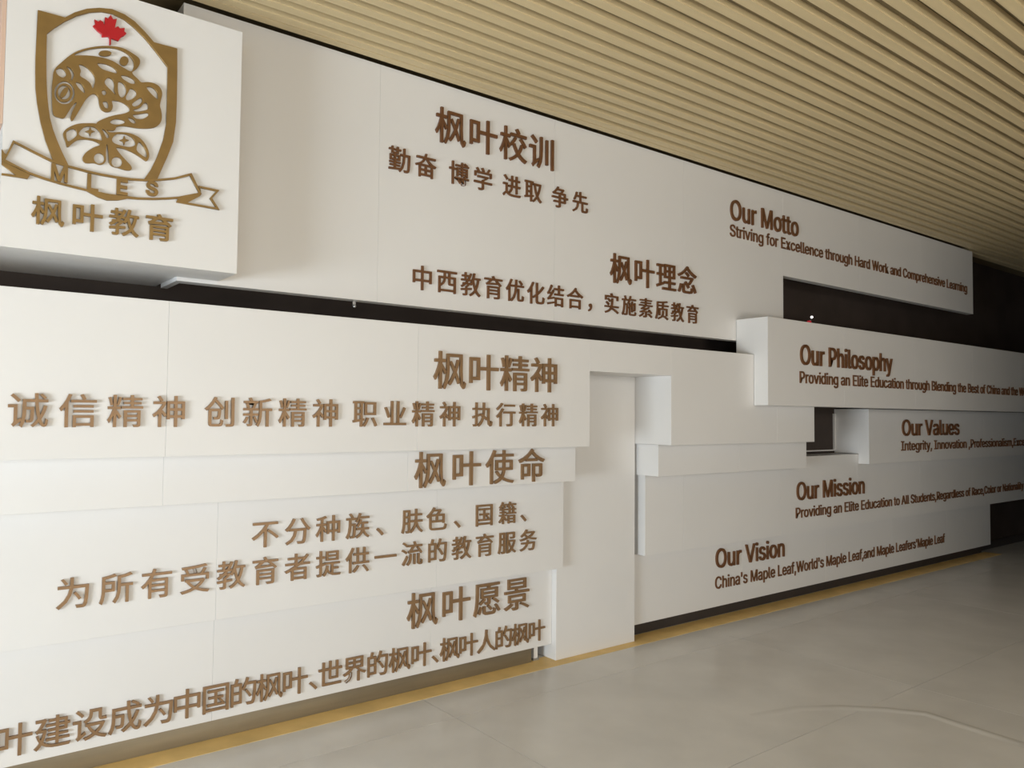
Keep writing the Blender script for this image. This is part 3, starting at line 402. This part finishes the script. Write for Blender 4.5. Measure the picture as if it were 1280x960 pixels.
mi = empty('sign_panel', (4.108, 3.755, 0.588)); tag(mi, 'long white panel lettered "Our Mission" with one line of small letters', 'wall panel', GRP)
for a, b, zt in ((4.108, 4.52, 1.146), (4.52, 5.743, 1.146), (5.743, 6.965, 0), (6.965, 8.185, 1.228), (8.185, 9.41, 1.228), (9.41, 10.63, 1.228), (10.63, 11.4, 1.228)):
    if zt: boxes('board', [(a + J, b - J, 3.755, WALL_Y - 0.002, 0.588, zt)], WHITE, mi, 0.0007)
    else: boxes('board', [(a + J, b - J, 3.755, WALL_Y - 0.002, 0.588, 1.146), (5.889, b - J, 3.755, WALL_Y - 0.002, 1.1455, 1.228)], WHITE, mi, 0.0)
line(mi, 3.755, 'heading', [('Our Mission', 5.967, 7.070)], 0.862, 1.014, 'raised brown heading "Our Mission"', LETTER_D, OL, TH, True)
line(mi, 3.755, 'inscription', [('Providing an Elite Education to All Students,Regardless of Race,Color or Nationality', 5.955, 10.875)], 0.713, 0.801, 'raised brown line of small letters on the mission panel', LETTER_D, OL, 0.008, True)

vi = panel('sign_panel', 'lowest white panel at the right, lettered "Our Vision"', 'wall panel', 4.058, 10.115, 3.84, WALL_Y - 0.002, 0.097, 0.586, (5.338, 6.555, 7.77, 8.99))
line(vi, 3.84, 'heading', [('Our Vision', 4.994, 5.908)], 0.391, 0.538, 'raised brown heading "Our Vision"', LETTER_D, OL, TH, True)
line(vi, 3.84, 'inscription', [("China's Maple Leaf,World's Maple Leaf,and Maple Leafers'Maple Leaf", 4.989, 8.915)], 0.232, 0.325, 'raised brown line of small letters about the maple leaf', LETTER_D, OL, 0.008, True)

ph = panel('sign_panel', 'furthest projecting white panel at the right, lettered "Our Philosophy"', 'wall panel', 4.975, 12.2, 3.354, 3.472, 1.646, 2.295, (6.027, 7.246, 8.466, 9.686, 10.9), lip=[(4.975, 5.598, 3.471, 3.627, 2.025, 2.295), (5.79, 12.2, 3.471, 3.63, 1.648, 2.293)])
line(ph, 3.354, 'heading', [('Our Philosophy', 5.388, 6.809)], 1.962, 2.116, 'raised brown heading "Our Philosophy"', LETTER_D, OL, TH, True)
e_ = empty('inscription', Vector((7.5, 3.354, 1.821)) - ph.location, ph); e_['label'] = 'raised brown line of small letters on the philosophy panel'
def latin_run(e, D, text, xa, xb, n_fit, zb, zt, m, thick):
    """text whose first n_fit characters span xa..xb; the rest runs on past the frame"""
    cap = glyph('H', OL)[2]; s = (zt - zb) / (cap[3] - cap[2]); zbse = zb - cap[2] * s
    pos = []; p = 0.0
    for c in text: pos.append(p); p += advance(c)
    n0 = pos[0] + glyph(text[0], OL)[2][0]; n1 = pos[n_fit - 1] + glyph(text[n_fit - 1], OL)[2][1]
    sx = (xb - xa) / (n1 - n0)
    for c, q in zip(text, pos):
        if c == ' ': continue
        bb = glyph(c, OL)[2]
        put(c, OL, sx, s, xa + (q + (bb[0] + bb[1]) / 2 - n0) * sx, zbse + (bb[2] + bb[3]) / 2 * s, D, thick, m, e, 'letter')
t_ = 'Providing an Elite Education through Blending the Best of China and the West'
latin_run(e_, 3.354, t_, 5.382, 9.600, len(t_) - 5, 1.821, 1.911, LETTER_D, 0.008)

va = panel('sign_panel', 'white panel tucked under the philosophy panel, lettered "Our Values"', 'wall panel', 6.98, 12.2, 3.652, 3.7525, 1.140, 1.643, (8.20, 9.49, 10.7), lip=[(6.98, 12.2, 3.752, WALL_Y - 0.002, 1.232, 1.643)])
line(va, 3.652, 'heading', [('Our Values', 7.600, 8.844)], 1.393, 1.549, 'raised brown heading "Our Values"', LETTER_D, OL, TH, True)
e_ = empty('inscription', Vector((9.5, 3.652, 1.25)) - va.location, va); e_['label'] = 'raised brown line of small letters on the values panel'
t_ = 'Integrity, Innovation ,Professionalism,Excellence'
latin_run(e_, 3.652, t_, 7.583, 10.284, len(t_) - 10, 1.2505, 1.342, LETTER_D, 0.008)

# thin pale trims inside the small dark niche
struct(boxes('trim_2', [(5.89, 6.978, 3.975, WALL_Y - 0.001, 1.250, 1.262), (6.955, 6.978, 3.970, WALL_Y - 0.001, 1.262, 1.60)], WHITE))

# ------------------------------------------------------------------ logo sign
EMB = {"shield":[["P",[[4281,24880],[4214,25067],[3972,25683],[3790,26355],[3661,27036],[3593,27579],[3568,28191],[3559,28760],[3580,30558],[4475,30561],[4784,30858],[5205,31145],[5637,31323],[6079,31420],[6533,31356],[6906,31196],[7286,30905],[7650,30567],[8546,30576],[8570,29592],[8582,28333],[8573,27502],[8482,26644],[8270,25974],[7920,25004],[7432,24909],[7665,25333],[7888,25893],[8108,26664],[8211,27363],[8213,28239],[8210,28968],[8201,29698],[7730,30213],[7293,30650],[6912,30942],[6539,31154],[6128,31249],[5728,31208],[5295,31041],[4871,30764],[4499,30437],[4135,30049],[3897,29748],[3902,28860],[3927,28100],[3971,27441],[4025,26976],[4089,26570],[4196,26164],[4347,25767],[4516,25371],[4738,24926]]]],"whale":[["S",[[4180,28459],[4419,28817],[4662,29131],[4952,29412],[5333,29649],[5765,29844],[6208,29962],[6570,29970],[6894,29862],[7106,29745],[7144,29551],[7047,29319],[6868,29090],[7082,28894],[7224,28794],[7457,28868],[7717,28877],[7910,28784],[8012,28551],[7963,28227],[7940,28013],[7992,27819],[8023,27567],[7971,27322],[7809,27128],[7528,26995],[7110,26912],[6652,26880],[6382,26791],[6275,26615],[5942,26587],[5652,26742],[5930,27007],[6281,27218],[6638,27381],[6817,27537],[6791,27672],[6628,27783],[6400,27825],[6176,27778],[6204,27574],[6165,27389],[6011,27286],[5833,27332],[5740,27507],[5689,27791],[5577,27886],[5426,27822],[5260,27581],[5138,27305],[5018,27030],[4917,26810],[4837,26659],[4771,26726],[4826,27031],[4957,27381],[4861,27308],[4681,26947],[4554,26698],[4396,26674],[4208,26733],[4159,27009],[4136,27388],[4125,27769],[4140,28110]]],["S",[[4808,29198],[5122,29463],[5506,29676],[6031,29859],[6390,29891],[6665,29820],[6853,29672],[6927,29489],[6909,29280],[6821,29128],[6545,29202],[6134,29362],[5690,29382],[5255,29315]]],["S",[[6104,29654],[6091,29613],[6054,29569],[5996,29527],[5924,29493],[5848,29470],[5776,29462],[5717,29469],[5678,29491],[5664,29524],[5676,29565],[5713,29609],[5770,29651],[5842,29685],[5918,29708],[5991,29716],[6050,29709],[6089,29688]]],["S",[[6723,29532],[6716,29467],[6690,29405],[6650,29353],[6600,29317],[6547,29301],[6496,29309],[6455,29337],[6427,29384],[6416,29443],[6423,29508],[6448,29570],[6488,29622],[6538,29658],[6591,29674],[6642,29667],[6684,29638],[6712,29592]]],["S",[[4242,28476],[4384,28574],[4511,28528],[4578,28376],[4477,28227],[4331,28259],[4245,28356]]],["S",[[4569,28690],[4718,28659],[4828,28495],[4812,28295],[4731,28175],[4747,28375],[4678,28551]]],["S",[[4878,27751],[4870,27633],[4838,27517],[4786,27410],[4717,27322],[4636,27256],[4548,27219],[4459,27211],[4376,27235],[4304,27287],[4248,27364],[4212,27461],[4197,27572],[4205,27689],[4236,27804],[4287,27909],[4355,27998],[4435,28065],[4523,28104],[4612,28113],[4695,28091],[4769,28040],[4826,27962],[4863,27864]]],["S",[[4811,27734],[4804,27639],[4779,27545],[4737,27460],[4681,27388],[4616,27335],[4545,27305],[4474,27299],[4407,27318],[4349,27360],[4304,27422],[4274,27500],[4263,27589],[4269,27683],[4294,27776],[4335,27861],[4390,27933],[4455,27986],[4525,28017],[4597,28024],[4664,28007],[4723,27965],[4769,27903],[4799,27824]]],["S",[[4735,27728],[4727,27642],[4700,27559],[4655,27487],[4598,27434],[4534,27404],[4470,27401],[4411,27424],[4363,27471],[4332,27539],[4320,27619],[4327,27704],[4355,27787],[4399,27859],[4455,27912],[4519,27943],[4584,27947],[4643,27924],[4691,27877],[4723,27809]]],["S",[[4604,27633],[4549,27542],[4491,27476],[4439,27450],[4405,27468],[4395,27526],[4411,27614],[4450,27713],[4504,27805],[4562,27871],[4614,27897],[4649,27880],[4659,27821],[4643,27733]]],["S",[[4988,28883],[5181,28889],[5401,28754],[5546,28546],[5552,28300],[5484,28084],[5392,28257],[5238,28363],[5042,28456],[5058,28657]]],["S",[[4901,28173],[5071,28170],[5183,28028],[5219,27817],[5079,27902],[4947,28039]]],["S",[[5631,29117],[5872,29176],[6140,29137],[6300,29032],[6303,28907],[6102,28901],[5834,28925],[5678,29006]]],["S",[[6485,28882],[6689,28913],[6944,28831],[6980,28687],[6834,28638],[6603,28712],[6501,28785]]],["S",[[5892,28442],[5997,28646],[6153,28639],[6238,28486],[6245,28237],[6295,28049],[6121,28179],[5962,28311]]],["S",[[6380,28575],[6561,28574],[6681,28353],[6620,28084],[6486,27988],[6382,28173]]],["S",[[6839,28446],[7025,28393],[7052,28248],[6896,28029],[6715,27931],[6666,28045],[6752,28270]]],["S",[[6901,27827],[7080,28051],[7240,28169],[7267,28048],[7132,27835],[6973,27743]]],["S",[[6953,27611],[7181,27745],[7362,27995],[7480,27974],[7485,27770],[7277,27641],[7047,27558]]],["S",[[6936,27394],[7142,27480],[7489,27617],[7492,27489],[7286,27311],[7054,27280]]],["S",[[6779,27239],[6963,27233],[7058,27128],[6968,27056],[6828,27124]]],["S",[[7415,28651],[7626,28708],[7821,28552],[7851,28276],[7707,28342],[7537,28478]]],["S",[[5813,28072],[5922,28126],[5969,28039],[5906,27922],[5825,27951]]],["S",[[5847,27633],[6000,27698],[6057,27562],[6030,27431],[5918,27452]]],["S",[[6154,26962],[6329,27089],[6623,27100],[6626,26985],[6380,26866],[6156,26862]]]],"tail":[["S",[[4539,26051],[4596,26234],[4780,26422],[5030,26579],[5328,26674],[5674,26732],[5940,26647],[6121,26505],[6478,26597],[6841,26631],[7166,26553],[7404,26352],[7552,26078],[7582,25828],[7492,25656],[7279,25754],[7045,25866],[6676,25963],[6382,25949],[6500,25749],[6710,25543],[6921,25334],[6947,25198],[6789,25131],[6471,25167],[6246,25196],[6144,25325],[6108,25665],[6064,25979],[6029,25971],[6011,25644],[6011,25322],[5848,25164],[5629,25183],[5327,25130],[5216,25278],[5316,25520],[5569,25771],[5805,25946],[5605,26040],[5302,26040],[5047,25963],[4881,25814],[4698,25604],[4630,25782]]],["S",[[4640,26147],[4825,26336],[4974,26298],[4979,26104],[4712,25825]]],["S",[[5069,26246],[5246,26508],[5547,26589],[5769,26458],[5873,26184],[5831,26111],[5603,26123],[5300,26104],[5106,26133]]],["S",[[6217,26262],[6390,26502],[6751,26560],[6993,26438],[7059,26224],[6855,26078],[6492,26073],[6274,26125]]],["S",[[7194,26356],[7360,26240],[7483,26011],[7489,25798],[7277,25865],[7110,26032]]],["S",[[5845,26575],[5988,26524],[6108,26352],[6039,26247],[5928,26420]]],["S",[[5968,25437],[5959,25364],[5929,25295],[5881,25238],[5822,25201],[5758,25188],[5698,25200],[5648,25236],[5615,25292],[5602,25360],[5611,25432],[5641,25501],[5688,25557],[5747,25594],[5811,25608],[5871,25596],[5921,25561],[5955,25505]]],["S",[[6604,25420],[6594,25346],[6562,25276],[6512,25219],[6450,25181],[6383,25167],[6320,25180],[6268,25216],[6233,25271],[6219,25340],[6229,25414],[6260,25483],[6310,25541],[6372,25579],[6439,25593],[6502,25581],[6555,25545],[6590,25489]]],["P",[[5439,26568],[5485,26441],[5608,26420],[5488,26343],[5449,26197],[5402,26323],[5281,26344],[5399,26421]]],["P",[[6648,26501],[6697,26371],[6825,26349],[6700,26271],[6658,26120],[6609,26250],[6482,26272],[6606,26350]]]],"leaf":[["P",[[6032,31182],[6126,31021],[6259,31089],[6197,30701],[6312,30803],[6377,30737],[6548,30811],[6542,30672],[6622,30611],[6533,30492],[6444,30424],[6336,30228],[6110,30250],[6075,30239],[6072,29997],[6028,29983],[6021,30233],[5984,30296],[5755,30211],[5743,30322],[5596,30401],[5430,30548],[5515,30625],[5475,30811],[5608,30764],[5672,30849],[5775,30807],[5831,30675],[5844,31030],[5947,30989]]]],"ribbon":[["P",[[2940,25468],[3577,25227],[4231,24995],[4715,24914],[5395,24841],[5901,24813],[6417,24814],[6943,24837],[7479,24904],[8025,25025],[8581,25194],[9234,25505],[9664,24696],[8745,24347],[8254,24222],[7772,24122],[7231,24040],[6832,24006],[6475,23870],[6120,23807],[5799,23871],[5386,24045],[4921,24085],[4495,24131],[3986,24213],[3487,24321],[3082,24484],[2650,24624]]],["P",[[2987,25384],[3555,25161],[4203,24920],[4705,24842],[5385,24767],[5890,24739],[6406,24740],[6931,24761],[7481,24831],[8027,24951],[8583,25118],[9186,25396],[9560,24739],[8743,24423],[8252,24297],[7770,24196],[7229,24113],[6829,24100],[6178,24062],[5415,24107],[4919,24155],[4505,24202],[4002,24285],[3497,24391],[3091,24553],[2726,24707]]]],"tailR":[["P",[[9538,25027],[10397,25001],[10098,24597],[10417,24155],[8678,24184],[8730,24345],[9650,24686]]],["P",[[9599,24961],[10255,24928],[10008,24588],[10287,24226],[9106,24244],[9607,24609]]]],"tailL":[["P",[[2617,24630],[3083,24457],[3517,24299],[3435,24134],[3120,24133],[2631,24125],[2630,24184],[3079,24199],[2620,24511]]],["P",[[2604,25070],[2685,24940],[2743,24899],[2639,24608],[2617,24630]]]]}
LD = 3.38
lg = empty('logo_sign', (0.26, LD, 2.154)); tag(lg, 'square white sign box with a gold shield emblem and 枫叶教育', 'sign')
boxes('board', [(0.262, 1.124, LD, 3.627, 2.154, 3.215), (0.262, 0.942, 3.626, WALL_Y - 0.002, 2.156, 3.213)], WHITE, lg, 0.0)
box('side_strip', (0.247, 0.2615, LD + 0.003, 3.9, 2.605, 3.21), PEACH, lg, 0.001)['label'] = 'peach coloured strip on the left side of the box'
def smooth(pts, n=4):
    out = []; L = len(pts)
    for i in range(L):
        p0, p1, p2, p3 = (Vector(pts[(i + j) % L]) for j in (-1, 0, 1, 2))
        # keep hard corners where the outline turns sharply
        for k in range(n):
            t = k / n
            out.append(0.5 * ((2 * p1) + (p2 - p0) * t + (2 * p0 - 5 * p1 + 4 * p2 - p3) * t * t + (3 * p1 - p0 - 3 * p2 + p3) * t ** 3))
    return out
def emblem(name, key, m, thick, label=None):
    cu = bpy.data.curves.new('tmpc', 'CURVE'); cu.dimensions = '2D'; cu.fill_mode = 'BOTH'; cu.extrude = thick / 2
    for kind, pts in EMB[key]:
        q = [(a / 10000.0, b / 10000.0) for a, b in pts]
        if kind == 'S': q = smooth(q, 4)
        s = cu.splines.new('POLY'); s.points.add(len(q) - 1); s.use_cyclic_u = True
        for i, p in enumerate(q): s.points[i].co = (p[0], p[1], 0, 1)
    ob = bpy.data.objects.new('tmpc', cu); COL.objects.link(ob)
    bpy.context.view_layer.update()
    me = bpy.data.meshes.new_from_object(ob.evaluated_get(bpy.context.evaluated_depsgraph_get()))
    bpy.data.objects.remove(ob); bpy.data.curves.remove(cu)
    cx = sum(v.co.x for v in me.vertices) / len(me.vertices); cz = sum(v.co.y for v in me.vertices) / len(me.vertices)
    for v in me.vertices: v.co = (v.co.x - cx, -v.co.z, v.co.y - cz)
    bm = bmesh.new(); bm.from_mesh(me); bmesh.ops.remove_doubles(bm, verts=bm.verts, dist=1e-5)
    bmesh.ops.recalc_face_normals(bm, faces=bm.faces); bm.to_mesh(me); bm.free()
    me.name = name; me.materials.clear()
    o = link(name, me, m, lg, Vector((cx, LD - thick / 2, cz)) - lg.location)
    if label: o['label'] = label
    return o
emblem('shield_frame', 'shield', LOGO, 0.012)
emblem('maple_leaf', 'leaf', RED, 0.012, 'small red maple leaf')
emblem('whale_body', 'whale', LOGO, 0.012)
emblem('whale_tail', 'tail', LOGO, 0.0118)
rb = emblem('ribbon', 'ribbon', LOGO, 0.013)
emblem('ribbon_tail', 'tailR', LOGO, 0.0125)
emblem('ribbon_tail', 'tailL', LOGO, 0.0125)
for ch, x0, x1, z0, z1 in (('M', 0.4185, 0.4735, 2.4225, 2.490), ('L', 0.540, 0.579, 2.405, 2.473), ('E', 0.6435, 0.6835, 2.411, 2.475), ('S', 0.750, 0.7965, 2.4265, 2.489)):
    bb = glyph(ch, 0.028)[2]
    o = put(ch, 0.028, (x1 - x0) / (bb[1] - bb[0]), (z1 - z0) / (bb[3] - bb[2]), (x0 + x1) / 2, (z0 + z1) / 2, LD, 0.012, LOGO, lg, 'letter')
line(lg, LD, 'inscription', [('枫叶教育', 0.359, 0.856)], 2.250, 2.358, 'thick gold characters 枫叶教育', LOGO, 0.014, 0.014)

# ------------------------------------------------------------------ small fittings
def cyl(bm, r, h, seg=16, mtx=Matrix.Identity(4), r2=None):
    bmesh.ops.create_cone(bm, cap_ends=True, segments=seg, radius1=r, radius2=r if r2 is None else r2, depth=h, matrix=mtx)
dv = empty('indicator_lamp', (5.70, 3.46, 2.2955)); tag(dv, 'tiny lamp glowing white and red on top of the philosophy panel', 'lamp')
bm = bmesh.new(); cyl(bm, 0.030, 0.014, 20, Matrix.Translation((0, 0, 0.007))); link('base', finish(bm, 'base', 0.002), PLINTH, dv)
bm = bmesh.new(); cyl(bm, 0.020, 0.022, 20, Matrix.Translation((-0.006, 0, 0.025)), 0.015); link('red_lens', finish(bm, 'red_lens', 0.002), REDLED, dv)['label'] = 'dim red lens'
bm = bmesh.new(); bmesh.ops.create_uvsphere(bm, u_segments=14, v_segments=8, radius=0.010, matrix=Matrix.Translation((0.020, -0.008, 0.066)))
link('bulb', finish(bm, 'bulb'), WHITELED, dv)['label'] = 'small white glowing bulb'
bm = bmesh.new(); cyl(bm, 0.006, 0.05, 8, Matrix.Translation((0.020, 0.0, 0.036))); link('stem', finish(bm, 'stem'), PLINTH, dv)

bk = empty('bracket', (1.824, 3.665, 2.1365)); tag(bk, 'tiny grey metal bracket hanging in the dark gap below the top panel', 'bracket')
bm = bmesh.new(); add_box(bm, -0.012, 0.012, -0.010, 0.010, -0.003, 0.0); add_box(bm, -0.008, 0.008, 0.004, 0.008, -0.03, -0.003); link('plate', finish(bm, 'plate'), GREYM, bk)
bm = bmesh.new(); bmesh.ops.create_uvsphere(bm, u_segments=12, v_segments=8, radius=0.009, matrix=Matrix.Translation((0, 0, -0.028))); link('screw_head', finish(bm, 'screw_head'), GREYM, bk)

sb = empty('support_block', (3.245, 3.90, 0)); tag(sb, 'small pale support block at the plinth end beside the upright board', 'block')
box('foot', (3.215, 3.262, 3.88, 3.96, 0.0, 0.012), GREYM, sb, 0.001)
box('post', (3.222, 3.255, 3.886, 3.95, 0.012, 0.0965), WHITE, sb, 0.002)

bpy.data.objects.remove(tmp)
